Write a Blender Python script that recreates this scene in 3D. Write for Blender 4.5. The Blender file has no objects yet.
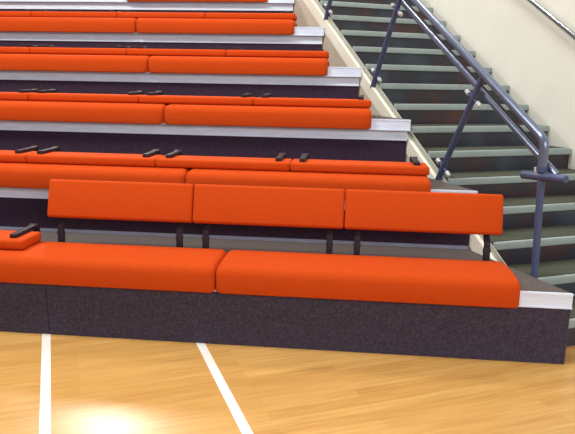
import bpy, bmesh, math, random
from mathutils import Vector, Matrix
random.seed(7)
C = bpy.context.scene.collection
SC = bpy.context.scene

# ------------------------------------------------------------------ measures
DZ = 0.008
CAM_H, F_PX = 1.5563 + DZ, 627.0
PITCH, ROLL, YAW = 0.2141, 0.0179, 0.3427
X1, Y1 = 2.6324, 2.6033         # right front corner of the lowest tier
T, R, H1 = 0.9341, 0.4233, 0.42 + DZ  # step back along the stairs, rise per tier, first tier height
A = 0.4401                       # the tiers are turned by this angle to the stairs
SA, CA, TA = math.sin(A), math.cos(A), math.tan(A)
TP = T * CA                      # tread depth square to the row
LEN = 5.5                        # built length of a row
SR, ST = 0.1719, 0.2925          # stair rise and going
SY6 = 4.2416                     # front of the sixth step
XW = 4.087                       # right wall

# ------------------------------------------------------------------ materials
def mat(name, col, rough=0.6, metal=0.0, spec=0.5, var=0.0, scale=40.0, bump=0.0, bscale=300.0,
        sheen=0.0, stretch=None, coat=0.0):
    m = bpy.data.materials.new(name); m.use_nodes = True
    nt = m.node_tree; b = nt.nodes['Principled BSDF']
    b.inputs['Base Color'].default_value = (*col, 1)
    b.inputs['Roughness'].default_value = rough
    b.inputs['Metallic'].default_value = metal
    b.inputs['Specular IOR Level'].default_value = spec
    if sheen:
        b.inputs['Sheen Weight'].default_value = sheen
        b.inputs['Sheen Roughness'].default_value = 0.5
        b.inputs['Sheen Tint'].default_value = (*[min(1, c * 1.3 + .05) for c in col], 1)
    if coat:
        b.inputs['Coat Weight'].default_value = coat
        b.inputs['Coat Roughness'].default_value = 0.15
    tc = nt.nodes.new('ShaderNodeTexCoord')
    src = tc.outputs['Object']
    if stretch:
        mp = nt.nodes.new('ShaderNodeMapping'); mp.inputs['Scale'].default_value = stretch
        nt.links.new(src, mp.inputs['Vector']); src = mp.outputs['Vector']
    if var:
        n = nt.nodes.new('ShaderNodeTexNoise'); n.inputs['Scale'].default_value = scale
        n.inputs['Detail'].default_value = 4
        nt.links.new(src, n.inputs['Vector'])
        r = nt.nodes.new('ShaderNodeValToRGB')
        r.color_ramp.elements[0].position = 0.3; r.color_ramp.elements[1].position = 0.7
        r.color_ramp.elements[0].color = (*[max(0, c * (1 - var)) for c in col], 1)
        r.color_ramp.elements[1].color = (*[min(1, c * (1 + var)) for c in col], 1)
        nt.links.new(n.outputs['Fac'], r.inputs['Fac'])
        nt.links.new(r.outputs['Color'], b.inputs['Base Color'])
    if bump:
        n2 = nt.nodes.new('ShaderNodeTexNoise'); n2.inputs['Scale'].default_value = bscale
        n2.inputs['Detail'].default_value = 3
        nt.links.new(src, n2.inputs['Vector'])
        bp = nt.nodes.new('ShaderNodeBump'); bp.inputs['Strength'].default_value = bump
        bp.inputs['Distance'].default_value = 0.004
        nt.links.new(n2.outputs['Fac'], bp.inputs['Height'])
        nt.links.new(bp.outputs['Normal'], b.inputs['Normal'])
    return m

M = {}
M['orange'] = mat('orange_fabric', (0.55, 0.061, 0.005), rough=0.85, spec=0.12, var=0.05, scale=60, bump=0.25, bscale=420, sheen=0.04)
M['black'] = mat('black_metal', (0.024, 0.013, 0.019), rough=0.6, spec=0.3)
M['aluminium'] = mat('ribbed_aluminium', (0.74, 0.82, 1.0), rough=0.34, metal=0.0, var=0.06, scale=6, stretch=(1, 1, 14))
M['aluminium_rail'] = mat('aluminium_rail', (0.80, 0.86, 1.0), rough=0.34, metal=0.0, var=0.08, scale=5, stretch=(1, 1, 10))
M['carpet_dark'] = mat('charcoal_carpet', (0.062, 0.050, 0.074), rough=0.97, spec=0.1, var=0.35, scale=90, bump=0.5, bscale=500)
M['riser_dark'] = mat('dark_plum_board', (0.040, 0.020, 0.040), rough=0.8, spec=0.25, var=0.25, scale=40)
M['deck'] = mat('grey_carpet', (0.125, 0.105, 0.10), rough=0.97, spec=0.1, var=0.3, scale=80, bump=0.5, bscale=500)
M['tread'] = mat('stair_carpet', (0.085, 0.09, 0.068), rough=0.97, spec=0.1, var=0.28, scale=70, bump=0.4, bscale=400)
M['stair_riser'] = mat('stair_riser_board', (0.034, 0.038, 0.062), rough=0.30, spec=0.5, var=0.3, scale=9)
M['stair_nosing'] = mat('stair_nosing', (0.30, 0.365, 0.35), rough=0.5, spec=0.4, var=0.06, scale=20)
M['insert'] = mat('tread_insert', (0.03, 0.03, 0.035), rough=0.8)
M['cream'] = mat('cream_paint', (0.90, 0.87, 0.74), rough=0.45, var=0.03, scale=6)
M['beige'] = mat('beige_panel', (0.62, 0.53, 0.42), rough=0.6, var=0.04, scale=8)
M['trim'] = mat('grey_cream_trim', (0.42, 0.42, 0.36), rough=0.5, var=0.06, scale=12)
M['rail'] = mat('blue_grey_enamel', (0.058, 0.078, 0.165), rough=0.45, metal=0.1, spec=0.4, var=0.06, scale=14)
M['rail_hand'] = mat('worn_steel_handrail', (0.16, 0.19, 0.28), rough=0.28, metal=0.6, var=0.08, scale=12)
M['foot_rail'] = mat('foot_rail_metal', (0.36, 0.38, 0.50), rough=0.45, metal=0.3, var=0.1, scale=8)
M['polished'] = mat('polished_steel', (0.42, 0.44, 0.47), rough=0.22, metal=0.95)
M['steel'] = mat('bright_steel', (0.85, 0.85, 0.88), rough=0.3, metal=0.45)
M['wall'] = mat('cream_wall', (0.78, 0.765, 0.685), rough=0.75, var=0.03, scale=3, bump=0.05, bscale=120)
M['line'] = mat('white_line_paint', (0.90, 0.86, 0.80), rough=0.35, var=0.03, scale=20)

def riser_with_reflections():  # reddish reflections are painted into the board colour as maroon noise patches
    m = mat('stair_riser_board', (0.03, 0.035, 0.055), rough=0.32, spec=0.5)
    nt = m.node_tree; N = nt.nodes; L = nt.links; b = N['Principled BSDF']
    tc = N.new('ShaderNodeTexCoord')
    mp = N.new('ShaderNodeMapping'); mp.inputs['Scale'].default_value = (2.2, 3.1, 1.2)
    n = N.new('ShaderNodeTexNoise'); n.inputs['Scale'].default_value = 1.0; n.inputs['Detail'].default_value = 2
    L.new(tc.outputs['Object'], mp.inputs['Vector']); L.new(mp.outputs['Vector'], n.inputs['Vector'])
    r = N.new('ShaderNodeValToRGB'); e = r.color_ramp.elements
    e[0].position = 0.30; e[0].color = (0.050, 0.065, 0.085, 1)
    e[1].position = 0.72; e[1].color = (0.105, 0.030, 0.024, 1)
    x = e.new(0.46); x.color = (0.022, 0.028, 0.046, 1)
    x = e.new(0.58); x.color = (0.040, 0.026, 0.034, 1)
    L.new(n.outputs['Fac'], r.inputs['Fac']); L.new(r.outputs['Color'], b.inputs['Base Color'])
    return m
M['stair_riser'] = riser_with_reflections()

def wood():
    m = bpy.data.materials.new('honey_floorboards'); m.use_nodes = True
    nt = m.node_tree; N = nt.nodes; L = nt.links; b = N['Principled BSDF']
    tc = N.new('ShaderNodeTexCoord')
    br = N.new('ShaderNodeTexBrick')
    br.offset = 0.37; br.offset_frequency = 2; br.squash = 1.0
    br.inputs['Scale'].default_value = 1.0
    br.inputs['Brick Width'].default_value = 1.35
    br.inputs['Row Height'].default_value = 0.075
    br.inputs['Mortar Size'].default_value = 0.0010
    br.inputs['Mortar Smooth'].default_value = 0.5
    br.inputs['Bias'].default_value = 0.0
    br.inputs['Color1'].default_value = (0.55, 0.290, 0.080, 1)
    br.inputs['Color2'].default_value = (0.66, 0.38, 0.120, 1)
    br.inputs['Mortar'].default_value = (0.46, 0.23, 0.06, 1)
    L.new(tc.outputs['Object'], br.inputs['Vector'])
    mp = N.new('ShaderNodeMapping'); mp.inputs['Scale'].default_value = (1.2, 22, 1)
    L.new(tc.outputs['Object'], mp.inputs['Vector'])
    n = N.new('ShaderNodeTexNoise'); n.inputs['Scale'].default_value = 2.2; n.inputs['Detail'].default_value = 6
    L.new(mp.outputs['Vector'], n.inputs['Vector'])
    rp = N.new('ShaderNodeValToRGB')
    rp.color_ramp.elements[0].position = 0.30; rp.color_ramp.elements[0].color = (0.84, 0.79, 0.72, 1)
    rp.color_ramp.elements[1].position = 0.68; rp.color_ramp.elements[1].color = (1.12, 1.12, 1.12, 1)
    L.new(n.outputs['Fac'], rp.inputs['Fac'])
    mx = N.new('ShaderNodeMix'); mx.data_type = 'RGBA'; mx.blend_type = 'MULTIPLY'
    mx.inputs['Factor'].default_value = 0.8
    L.new(br.outputs['Color'], mx.inputs[6]); L.new(rp.outputs['Color'], mx.inputs[7])
    L.new(mx.outputs[2], b.inputs['Base Color'])
    b.inputs['Roughness'].default_value = 0.30
    b.inputs['Specular IOR Level'].default_value = 0.5
    # boards are very slightly cupped: breaks up the reflections
    n2 = N.new('ShaderNodeTexNoise'); n2.inputs['Scale'].default_value = 1.6; n2.inputs['Detail'].default_value = 2
    L.new(mp.outputs['Vector'], n2.inputs['Vector'])
    bp = N.new('ShaderNodeBump'); bp.inputs['Strength'].default_value = 0.08; bp.inputs['Distance'].default_value = 0.01
    L.new(n2.outputs['Fac'], bp.inputs['Height']); L.new(bp.outputs['Normal'], b.inputs['Normal'])
    return m
M['wood'] = wood()

# ------------------------------------------------------------------ helpers
def obj(name, bm, m, parent=None, smooth=True, loc=None):
    bmesh.ops.recalc_face_normals(bm, faces=bm.faces[:])
    me = bpy.data.meshes.new(name); bm.to_mesh(me); bm.free()
    me.materials.append(M[m])
    if smooth:
        for p in me.polygons: p.use_smooth = True
        try: me.set_sharp_from_angle(angle=math.radians(38))
        except Exception: pass
    o = bpy.data.objects.new(name, me); C.objects.link(o)
    if parent is not None: o.parent = parent
    if loc: o.location = loc
    return o
def thing(name, label, cat, loc, rz=0.0, group=None):
    o = bpy.data.objects.new(name, None); C.objects.link(o)
    o.empty_display_size = 0.1
    o.location = loc; o.rotation_euler = (0, 0, rz)
    o['label'] = label; o['category'] = cat
    if group: o['group'] = group
    return o
def tag(o, label=None, cat=None, group=None, kind=None):
    if label: o['label'] = label
    if cat: o['category'] = cat
    if group: o['group'] = group
    if kind: o['kind'] = kind
    return o
def box(bm, x0, x1, y0, y1, z0, z1, bev=0.0, seg=2):
    r = bmesh.ops.create_cube(bm, size=1.0)
    vs = r['verts']
    for v in vs:
        v.co = Vector(((x0 + x1) / 2 + v.co.x * (x1 - x0), (y0 + y1) / 2 + v.co.y * (y1 - y0), (z0 + z1) / 2 + v.co.z * (z1 - z0)))
    if bev:
        es = list({e for v in vs for e in v.link_edges})
        bmesh.ops.bevel(bm, geom=es, offset=bev, segments=seg, profile=0.5, affect='EDGES')
    return bm
def prism(bm, pts_low, pts_high, bev=0.0):
    a = [bm.verts.new(p) for p in pts_low]; b = [bm.verts.new(p) for p in pts_high]
    n = len(a)
    bm.faces.new(a[::-1]); bm.faces.new(b)
    for i in range(n): bm.faces.new((a[i], a[(i + 1) % n], b[(i + 1) % n], b[i]))
    if bev:
        bmesh.ops.bevel(bm, geom=list({e for v in a + b for e in v.link_edges}), offset=bev, segments=2, profile=0.5, affect='EDGES')
    return bm
def tube(bm, pts, rad, n=14, cap=True, elbow=0.0):
    pts = [Vector(p) for p in pts]
    if elbow:                                   # round the bends
        out = [pts[0]]
        for i in range(1, len(pts) - 1):
            p = pts[i]; d0 = (pts[i - 1] - p).normalized(); d1 = (pts[i + 1] - p).normalized()
            a, c = p + d0 * elbow, p + d1 * elbow
            for k in range(7):
                t = k / 6; out.append((1 - t) ** 2 * a + 2 * t * (1 - t) * p + t * t * c)
        out.append(pts[-1]); pts = out
    rings = []
    up = None
    for i, p in enumerate(pts):
        d = (pts[min(i + 1, len(pts) - 1)] - pts[max(i - 1, 0)]).normalized()
        if up is None:
            up = d.orthogonal().normalized()
        up = (up - d * up.dot(d)).normalized(); sd = d.cross(up)
        r = rad[i] if isinstance(rad, (list, tuple)) else rad
        rings.append([bm.verts.new(p + r * (math.cos(2 * math.pi * k / n) * up + math.sin(2 * math.pi * k / n) * sd)) for k in range(n)])
    for q, w in zip(rings, rings[1:]):
        for k in range(n): bm.faces.new((q[k], q[(k + 1) % n], w[(k + 1) % n], w[k]))
    if cap:
        bm.faces.new(rings[0][::-1]); bm.faces.new(rings[-1])
    return bm
def loft(bm, prof, inset_n, s0, s1, rend, seg=6):
    """prof: closed (n, z) outline; inset_n: inward vectors per point; run along -x of the row frame with rounded ends"""
    rows = []
    secs = []
    for k in range(seg + 1):
        th = math.pi / 2 * k / seg
        secs.append((rend * (1 - math.sin(th)), rend * (1 - math.cos(th))))   # (inset, along)
    for ins, al in secs: rows.append((s0 + al, ins))
    mid = 10
    for k in range(1, mid): rows.append((s0 + rend + (s1 - s0 - 2 * rend) * k / mid, 0.0))
    for ins, al in reversed(secs): rows.append((s1 - al, ins))
    rings = []
    for s, ins in rows:
        rings.append([bm.verts.new((-s, n + v[0] * ins, z + v[1] * ins)) for (n, z), v in zip(prof, inset_n)])
    K = len(prof)
    for q, w in zip(rings, rings[1:]):
        for k in range(K): bm.faces.new((q[k], q[(k + 1) % K], w[(k + 1) % K], w[k]))
    bm.faces.new(rings[0][::-1]); bm.faces.new(rings[-1])
    return bm
def copy_thing(src, loc, label, group=None):
    r = src.copy(); C.objects.link(r); r.location = loc; r['label'] = label
    if group: r['group'] = group
    for ch in list(src.children):
        c = ch.copy(); C.objects.link(c); c.parent = r
        for g in list(ch.children):
            d = g.copy(); C.objects.link(d); d.parent = c
    return r

# row frame: local x = to the right along the row (so s runs along -x), local y = back, rotated by -A about Z
def row_point(k, s=0.0, n=0.0, z=0.0):
    return Vector((X1 - s * CA + n * SA, Y1 + k * T + s * SA + n * CA, H1 + k * R + z))
RZ = -A
ROW = ['front row', 'second row up', 'third row up', 'fourth row up', 'fifth row up', 'sixth and topmost row']

# ------------------------------------------------------------------ setting
bm = bmesh.new(); box(bm, -9, 9, -6, 16.2, -0.1, 0.0)
floor = tag(obj('floor', bm, 'wood', smooth=False), kind='structure', label='honey coloured timber sports hall floor')
bm = bmesh.new(); box(bm, XW, XW + 0.2, -6, 16.2, 0.0, 7.0)
tag(obj('wall_right', bm, 'wall', smooth=False), kind='structure', label='plain cream wall rising beside the stairs')
bm = bmesh.new(); box(bm, -9, XW, 16.0, 16.2, 0.0, 7.0)
tag(obj('wall_back', bm, 'wall', smooth=False), kind='structure', label='cream wall behind the seating')

# court lines, painted on the boards
for xa, xb, w, lab in ((-0.1790, -0.0670, 0.05, 'white painted court line on the floor running to the panel seam, left one of two'),
                   (0.7085, 0.7060, 0.05, 'white painted court line slanting across the floor, right one of two')):
    q = [(xb - w / 2, -3.0), (xb + w / 2, -3.0), (xa + w / 2, 4.3), (xa - w / 2, 4.3)]
    bm = prism(bmesh.new(), [(x, y, 0.0) for x, y in q], [(x, y, 0.0012) for x, y in q])
    tag(obj('court_line', bm, 'line', smooth=False), lab, 'court line', 'white court lines')

# ------------------------------------------------------------------ seating platforms (tiers)
def s_right(n): return n * TA          # the stair end of a tier is cut parallel to the stairs
def slab(bm, n0, n1, z0, z1, s_end=LEN, s_start=None, trim=0.0):
    a0 = s_right(n0) + trim if s_start is None else s_start
    a1 = s_right(n1) + trim if s_start is None else s_start
    lo = [(-a0, n0, z0), (-s_end, n0, z0), (-s_end, n1, z0), (-a1, n1, z0)]
    hi = [(x, y, z1) for x, y, _ in lo]
    return prism(bm, lo, hi)
PL = ['lowest seating platform, charcoal front panel standing on the timber floor',
      'second seating platform from the floor, behind the raised orange backrests',
      'third seating platform from the floor, bright metal edge under its orange seats',
      'fourth seating platform from the floor, two tiers below the topmost one',
      'fifth seating platform from the floor, next below the topmost one',
      'topmost seating platform, cut by the top edge of the photo']
for k in range(6):
    t = thing('seating_platform', PL[k], 'seating platform', row_point(k), RZ, 'seating platforms stepping up')
    back = TP + 0.10
    obj('deck', slab(bmesh.new(), 0.014, back, -0.085, 0.0), 'deck', t, smooth=False)
    # metal nosing: front face with a thin lip over the carpet and a shadow groove
    bm = bmesh.new()
    slab(bm, 0.0, 0.0135, -0.09, 0.0)
    slab(bm, -0.004, 0.0, -0.012, 0.0)
    slab(bm, -0.004, 0.0, -0.09, -0.080)
    tag(obj('nosing', bm, 'aluminium', t, smooth=False), 'bright ribbed aluminium edge')
    if k == 0:
        seam = 3.085
        for a, b in ((0.0, seam - 0.002), (seam + 0.002, LEN)):
            bm = bmesh.new()
            if a == 0.0: slab(bm, 0.006, 0.022, -H1 + 0.0014, -0.0905, s_end=b)
            else: slab(bm, 0.006, 0.022, -H1 + 0.0014, -0.0905, s_end=b, s_start=a)
            tag(obj('front_panel', bm, 'carpet_dark', t, smooth=False), 'charcoal carpeted front panel')
        obj('end_panel', prism(bmesh.new(),
            [(-s_right(.023) - .0, .023, -H1 + .0014), (-s_right(.023) - .018, .023, -H1 + .0014), (-s_right(TP) - .018, TP, -H1 + .0014), (-s_right(TP), TP, -H1 + .0014)],
            [(-s_right(.023) - .0, .023, -.086), (-s_right(.023) - .018, .023, -.086), (-s_right(TP) - .018, TP, -.086), (-s_right(TP), TP, -.086)]), 'carpet_dark', t, smooth=False)
    else:
        bm = bmesh.new()
        slab(bm, 0.040, 0.058, -0.172, -0.0855)
        slab(bm, 0.034, 0.040, -0.172, -0.160)
        tag(obj('edge_rail', bm, 'aluminium_rail', t, smooth=False), 'second metal rail set back below the edge')
        obj('riser_panel', slab(bmesh.new(), 0.046, 0.060, -R + 0.025, -0.1725), 'riser_dark', t, smooth=False)
        bm = bmesh.new(); slab(bm, 0.040, 0.062, -R + 0.001, -R + 0.024)
        obj('foot_rail', bm, 'foot_rail', t, smooth=False)

# ------------------------------------------------------------------ seat cushions
def cushion_bm(L, lip):
    prof = []; ins = []
    def add(n, z, vx, vz): prof.append((n, z)); ins.append((vx, vz))
    back, top, rad = 0.365, 0.075, 0.062
    # front lip bottom, front face, big front radius, crowned top, back radius, back, underside, inner lip
    add(-0.036, lip, 0.55, 0.5)
    add(-0.043, lip + 0.006, 1, 0.35)
    add(-0.0465, lip * 0.65, 1, 0); add(-0.0475, -0.030, 1, 0); add(-0.0465, 0.000, 1, 0)
    cx, cz = -0.046 + rad, top - rad
    for i in range(1, 9):
        th = math.pi - (math.pi / 2) * i / 8
        add(cx + rad * math.cos(th), cz + rad * math.sin(th), -math.cos(th), -math.sin(th))
    for f, dz in ((0.25, 0.004), (0.5, 0.006), (0.75, 0.004)):
        add(cx + (back - 0.03 - cx) * f, top + dz, 0, -1)
    for i in range(0, 5):
        th = math.pi / 2 - (math.pi / 2) * i / 4
        add(back - 0.03 + 0.03 * math.cos(th), top - 0.03 + 0.03 * math.sin(th), -math.cos(th), -math.sin(th))
    add(back, 0.006, -1, 0)
    add(back - 0.01, 0.0035, -1, 0)
    add(-0.0045, 0.0035, 0, 0)
    add(-0.0045, lip + 0.003, 0, 0.3)
    bm = bmesh.new(); loft(bm, prof, ins, 0.0, L, 0.040)
    return bm
S0, SL = 0.312, 1.717
proto = None
CW = ['at the stair end', 'in the middle, left of the stair end cushion', 'at the far left']
for k in range(6):
    for j in range(3 if k < 5 else 1):
        lab = {0: 'long orange seat cushion at the stair end of the %s' % ROW[k],
               1: 'long orange seat cushion second from the stairs in the %s' % ROW[k],
               2: 'third orange seat cushion from the stairs in the %s' % ROW[k]}[j]
        if k == 5 and j == 0: lab = 'long orange seat cushion on the topmost row, cut off by the photo top'
        p = row_point(k, S0 + j * SL + 0.0015 - (0.022 if k == 0 and j == 0 else 0))
        if proto is None:
            proto = obj('seat_cushion', cushion_bm(SL + (0.020 if j == 0 else -0.003), -0.089), 'orange')
            proto.rotation_euler = (0, 0, RZ); o = proto
        elif (k, j) in ((0, 1), (1, 0)):                     # the front row's end cushion is a touch longer
            proto = obj('seat_cushion', cushion_bm(SL - 0.003, -0.089 if k == 0 else -0.083), 'orange')
            proto.rotation_euler = (0, 0, RZ); o = proto
        else:
            o = proto.copy(); C.objects.link(o)
        o.location = p
        tag(o, lab, 'seat cushion', 'orange bench seat cushions')

# ------------------------------------------------------------------ hinged backrests
PW, PH, PT = 0.9785, 0.255, 0.064
PIV_N, PIV_Z = 0.425, 0.118
def pad_bm(w):
    """pad lying in (x along row, y up the pad, z thickness toward the sitter side = 0)"""
    bm = bmesh.new()
    prof = []; ins = []
    r = 0.020
    cs = [(r, r, math.pi, 1.5 * math.pi), (PH - r, r, 1.5 * math.pi, 2 * math.pi), (PH - r, PT - r, 0, .5 * math.pi), (r, PT - r, .5 * math.pi, math.pi)]
    for cx, cz, a, b in cs:
        for i in range(5):
            th = a + (b - a) * i / 4
            prof.append((cx + r * math.cos(th), cz + r * math.sin(th))); ins.append((-math.cos(th), -math.sin(th)))
    loft(bm, prof, ins, 0.0, w, 0.016, seg=4)
    return bm
def bar_bm(pts, w, th):
    """flat bar of width w (along x) following (y,z) points"""
    bm = bmesh.new(); P = [Vector((0, y, z)) for y, z in pts]
    rows = []
    for i, p in enumerate(P):
        d = (P[min(i + 1, len(P) - 1)] - P[max(i - 1, 0)]).normalized(); nn = Vector((0, -d.z, d.y)) * th / 2
        rows.append([bm.verts.new(p + nn + Vector((-w / 2, 0, 0))), bm.verts.new(p + nn + Vector((w / 2, 0, 0))),
                     bm.verts.new(p - nn + Vector((w / 2, 0, 0))), bm.verts.new(p - nn + Vector((-w / 2, 0, 0)))])
    for q, r in zip(rows, rows[1:]):
        for i in range(4): bm.faces.new((q[i], q[(i + 1) % 4], r[(i + 1) % 4], r[i]))
    bm.faces.new(rows[0][::-1]); bm.faces.new(rows[-1])
    bmesh.ops.recalc_face_normals(bm, faces=bm.faces[:])
    bmesh.ops.bevel(bm, geom=bm.edges[:], offset=0.003, segments=2, profile=0.5, affect='EDGES')
    return bm
def bracket(parent, x):
    """foot plate and upright bracket with the hinge pin on top"""
    bm = bmesh.new()
    box(bm, x - 0.026, x + 0.026, PIV_N - 0.035, PIV_N + 0.05, 0.0, 0.008, 0.002)
    box(bm, x - 0.020, x + 0.020, PIV_N - 0.014, PIV_N + 0.016, 0.006, PIV_Z + 0.020, 0.004)
    b = obj('hinge_bracket', bm, 'black', parent)
    bm = bmesh.new(); tube(bm, [(x - 0.023, PIV_N + 0.001, PIV_Z), (x + 0.023, PIV_N + 0.001, PIV_Z)], 0.011, 12)
    obj('hinge_pin', bm, 'black', b)
    return b
def make_raised(label):
    t = thing('folding_backrest', label, 'backrest', (0, 0, 0), RZ, 'raised backrests')
    lean = math.radians(15.5)
    pad = obj('pad', pad_bm(PW), 'orange', t)
    # pad local: y up the pad, z thickness (0 = front)
    pad.matrix_local = Matrix.Translation((0, 0.402, 0.226)) @ Matrix.Rotation(math.pi / 2 - lean, 4, 'X') @ Matrix.Scale(-1, 4, (0, 0, 1))
    for x in (-0.085, -(PW - 0.085)):
        bracket(t, x)
        d = Vector((0, math.sin(lean), math.cos(lean))); q = Vector((0, math.cos(lean), -math.sin(lean)))
        base = Vector((0, 0.402, 0.226)) + q * (PT + 0.010)
        p = [(PIV_N + 0.002, PIV_Z), (PIV_N + 0.006, PIV_Z + 0.05)] + [((base + d * h).y, (base + d * h).z) for h in (-0.005, 0.06, 0.13, 0.19)]
        a = obj('arm', bar_bm(p, 0.038, 0.020), 'black', t); a.location.x = x
    return t
FOLD_Z = 0.0815
def make_folded(label):
    t = thing('folding_backrest', label, 'backrest', (0, 0, 0), RZ, 'backrests folded down onto the seats')
    pad = obj('pad', pad_bm(PW), 'orange', t)
    # lying on the seat, sitter side down, upper edge to the front
    pad.matrix_local = Matrix.Translation((0, 0.335, FOLD_Z)) @ Matrix.Scale(-1, 4, (0, 1, 0))
    zt = FOLD_Z + PT
    for x in (-0.085, -(PW - 0.085)):
        bracket(t, x)
        p = [(PIV_N, PIV_Z), (PIV_N - 0.005, PIV_Z + 0.035), (PIV_N - 0.03, zt + 0.017), (PIV_N - 0.07, zt + 0.013), (0.25, zt + 0.0125), (0.130, zt + 0.0120)]
        a = obj('arm', bar_bm(p, 0.042, 0.026), 'black', t); a.location.x = x
        bm = bmesh.new(); tube(bm, [(-0.027, PIV_N - 0.028, zt + 0.014), (0.027, PIV_N - 0.028, zt + 0.014)], 0.019, 12)
        obj('arm_knuckle', bm, 'black', a)
    return t
B0, BP = 0.316, 0.981
raised = folded = None
for k in range(5):
    for j in range(4):
        p = row_point(k, B0 + j * BP + 0.001 - ((0.006, 0.003, 0.0, 0)[j] if k == 0 else 0))
        if k == 0 and j < 3:
            lab = ['raised orange backrest at the stair end of the front row',
                   'raised orange backrest in the middle of the three standing up in the front row',
                   'raised orange backrest on the left of the three standing up in the front row'][j]
            if raised is None:
                raised = make_raised(lab); raised.location = p
            else: copy_thing(raised, p, lab)
        else:
            where = ['nearest the stairs', 'second from the stairs', 'third from the stairs', 'fourth from the stairs'][j]
            lab = 'folded flat orange backrest in the %s, %s' % (ROW[k], where)
            if k == 0: lab = 'orange backrest folded flat with a black arm on the front row seat at far left'
            if folded is None:
                folded = make_folded(lab); folded.location = p
            else: copy_thing(folded, p, lab)

# ------------------------------------------------------------------ staircase along the right wall
st = thing('staircase', 'grey carpeted staircase with pale nosings between the seating and the cream wall', 'stairs', (X1, 0, DZ))
XL, XR = 0.058, XW - X1 - 0.002
NS = 16
def step_y(m): return SY6 + (m - 6) * ST
for m in range(1, NS + 1):
    z = m * SR; y = step_y(m)
    depth = ST + 0.03 if m < NS else 1.6
    bm = bmesh.new(); box(bm, XL, XR, y + 0.030, y + depth, z - 0.04, z - 0.001)
    tr = obj('tread', bm, 'tread', st, smooth=False)
    bm = bmesh.new()
    box(bm, XL - 0.004, XR - 0.004, y, y + 0.034, z - 0.050, z + 0.002, 0.006, 3)
    nz = obj('nosing', bm, 'stair_nosing', tr)
    bm = bmesh.new(); box(bm, XL, XR, y + 0.036, y + 0.050, z - 0.002, z + 0.0015)
    obj('nosing_insert', bm, 'insert', tr, smooth=False)
    bm = bmesh.new(); box(bm, XL, XR, y + 0.028, y + 0.042, z - SR - (DZ if m == 1 else 0), z - 0.042)
    obj('riser', bm, 'stair_riser', st, smooth=False)
SLP = SR / ST
def zs(y): return 0.8525 + SLP * (y - 4.079)
def plate(x0, x1, ya, yb, o0, o1, floor_cut=False):
    lo = []; pts = [(ya, zs(ya) + o0), (yb, zs(yb) + o0), (yb, zs(yb) + o1), (ya, zs(ya) + o1)]
    if floor_cut: pts = [(ya, -DZ), (yb, -DZ), (yb, zs(yb) + o1), (ya, max(0.02, zs(ya) + o1))]
    bm = bmesh.new()
    return prism(bm, [(x0, y, z) for y, z in pts], [(x1, y, z) for y, z in pts])
YB = step_y(NS) + 0.3
o = obj('stringer', plate(0.008, 0.040, 2.93, YB, -0.125, 0.0), 'cream', st, smooth=False); tag(o, 'cream painted stringer')
obj('side_panel', plate(0.014, 0.034, 2.86, YB, 0, -0.1255, True), 'beige', st, smooth=False)
obj('edge_trim', plate(0.041, 0.052, 2.93, YB, -0.11, 0.045), 'trim', st, smooth=False)

# ------------------------------------------------------------------ stair handrail
PX = X1 + 0.0275
hr = thing('handrail', 'blue grey tubular handrail with slanting posts along the seating side of the stairs', 'handrail', (PX, 2.98, DZ))
SD = Vector((0, 1, SLP)).normalized(); SP = Vector((0, -SD.z, SD.y))
def P(y, z): return Vector((0, y - 2.98, z))
Y_END = 7.2
zA0, zB0 = 1.241, 1.035
slA = 0.603
BX = Vector((0.056, 0, 0))
bm = bmesh.new()
tube(bm, [P(2.98, 1.06), P(2.98, zA0), P(Y_END, zA0 + slA * (Y_END - 2.98))], 0.0275, 16, elbow=0.055)
tag(obj('top_rail', bm, 'rail_hand', hr), 'worn steel top rail, elbowed down at its foot')
bm = bmesh.new()
tube(bm, [P(2.915, 1.040) + BX, P(Y_END, 1.040 + slA * (Y_END - 2.915)) + BX], 0.022, 14)
obj('mid_rail', bm, 'rail_hand', hr)
bm = bmesh.new(); tube(bm, [P(3.02, 1.185), P(Y_END, 1.185 + slA * (Y_END - 3.02))], 0.0075, 8)
tag(obj('thin_rail', bm, 'black', hr), 'thin dark rail between the two thick ones')
bm = bmesh.new(); tube(bm, [P(2.938, 0.19), P(2.98, 1.07)], 0.0215, 16)
tube(bm, [P(2.98, 1.055), P(2.98, 1.085)], 0.031, 16)
box(bm, -0.045, 0.045, -0.087, 0.003, 0.176, 0.19, 0.003)
p0 = obj('newel_post', bm, 'rail', hr)
bm = bmesh.new(); tube(bm, [P(3.145, 1.015), P(3.135, 1.015), P(2.79, 1.037), P(2.78, 1.038)], [0.019, 0.026, 0.026, 0.019], 14)
obj('cross_bar', bm, 'rail', hr)
bm = bmesh.new()
tube(bm, [P(3.02, 1.03), P(3.035, 1.075)], 0.010, 10)
obj('cross_bar_clamp', bm, 'steel', hr)
for yb in (4.075, 5.225, 6.375):
    b = P(yb, zs(yb) - 0.02)
    post = bmesh.new()
    d = SP
    # length up to the top rail
    Lr = 0.0
    for i in range(400):
        q = b + d * (i * 0.005)
        if q.z > zA0 + slA * (q.y + 0.0): Lr = i * 0.005; break
    tube(post, [b, b + d * (Lr - 0.012)], 0.0225, 14)
    po = obj('post', post, 'rail', hr)
    for h in (0.130, Lr - 0.19):
        c = b + d * h
        bm = bmesh.new(); tube(bm, [c - SD * 0.062, c + SD * 0.062], 0.011, 10)
        cl = obj('clamp', bm, 'rail', po)
        for sg in (-1, 1):
            bm = bmesh.new()
            tube(bm, [c + SD * sg * 0.060, c + SD * sg * 0.072], 0.017, 10)
            tube(bm, [c + SD * sg * 0.082, c + SD * sg * 0.094], 0.017, 10)
            tube(bm, [c + SD * sg * 0.058, c + SD * sg * 0.100], 0.008, 8)
            # three levels at most: the bolts hang on the post beside the clamp
            obj('clamp_bolt', bm, 'steel', po)

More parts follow.
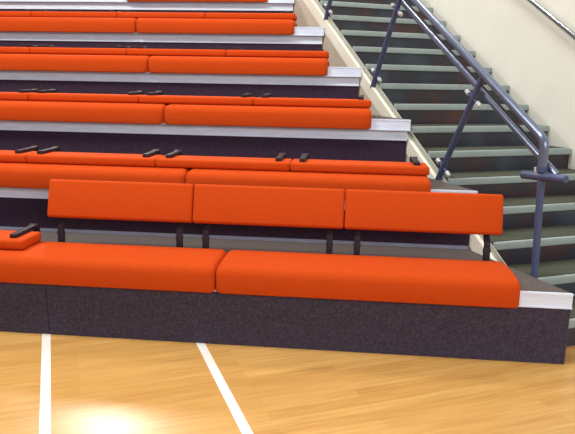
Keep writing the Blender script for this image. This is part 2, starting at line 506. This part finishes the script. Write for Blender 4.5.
# wall handrail
wr = thing('wall_handrail', 'dark steel handrail fixed to the cream wall at the upper right', 'handrail', (XW, 4.3, DZ))
wx = -0.057
def Pw(y): return Vector((wx, y - 4.3, 1.955 + 0.598 * (y - 4.293)))
bm = bmesh.new(); tube(bm, [Pw(2.2), Pw(7.2)], 0.021, 16)
obj('rail', bm, 'polished', wr)
for y in (2.6, 4.0, 5.4, 6.8):
    q = Pw(y); bm = bmesh.new()
    tube(bm, [q + Vector((0, 0, -0.015)), q + Vector((0, 0, -0.07)), q + Vector((0.056, 0, -0.075))], 0.007, 8, elbow=0.02)
    tube(bm, [q + Vector((0.050, 0, -0.075)), q + Vector((0.057, 0, -0.075))], 0.03, 12)
    obj('wall_bracket', bm, 'rail', wr)

# ------------------------------------------------------------------ light
w = bpy.data.worlds.new('hall'); SC.world = w; w.use_nodes = True
bg = w.node_tree.nodes['Background']; bg.inputs['Color'].default_value = (0.96, 0.97, 1.0, 1); bg.inputs['Strength'].default_value = 0.30
def area(name, loc, target, size, power, col=(1, 0.97, 0.90), sy=None):
    l = bpy.data.lights.new(name, 'AREA'); l.energy = power; l.color = col
    l.shape = 'RECTANGLE' if sy else 'DISK'; l.size = size
    if sy: l.size_y = sy
    o = bpy.data.objects.new(name, l); C.objects.link(o); o.location = loc
    o.rotation_euler = (Vector(target) - Vector(loc)).to_track_quat('-Z', 'Y').to_euler()
    return o
area('hall_lamp', (0.55, 12.1, 5.9), (0.1, 2.4, 0), 0.7, 300)
area('hall_lamp', (-3.2, 4.4, 6.8), (-1.0, 5.0, 0), 1.6, 420)
area('hall_lamp', (0.6, 2.4, 6.8), (1.0, 3.2, 0), 1.6, 140)
area('hall_lamp', (2.6, 6.2, 6.8), (3.0, 5.8, 1.0), 0.9, 130)
# daylight from the high window strip across the hall
area('hall_window', (1.5, -4.8, 4.2), (1.0, 5.0, 0.8), 6.0, 370, (0.86, 0.92, 1.0), sy=2.2)

# ------------------------------------------------------------------ camera
cd = bpy.data.cameras.new('camera'); cam = bpy.data.objects.new('camera', cd); C.objects.link(cam)
fw = Vector((math.sin(YAW) * math.cos(PITCH), math.cos(YAW) * math.cos(PITCH), -math.sin(PITCH)))
rt = Vector((math.cos(YAW), -math.sin(YAW), 0)); up = rt.cross(fw)
r2 = math.cos(ROLL) * rt + math.sin(ROLL) * up; u2 = -math.sin(ROLL) * rt + math.cos(ROLL) * up
m = Matrix((r2, u2, -fw)).transposed().to_4x4(); m.translation = Vector((0, 0, CAM_H))
cam.matrix_world = m
cd.sensor_fit = 'HORIZONTAL'; cd.sensor_width = 36.0; cd.lens = 36.0 * F_PX / 575.0
cd.clip_start = 0.05; cd.clip_end = 100
SC.camera = cam
SC.view_settings.view_transform = 'Standard'; SC.view_settings.look = 'None'
SC.view_settings.gamma = 1; SC.view_settings.use_curve_mapping = False
SC.view_settings.exposure = -0.06
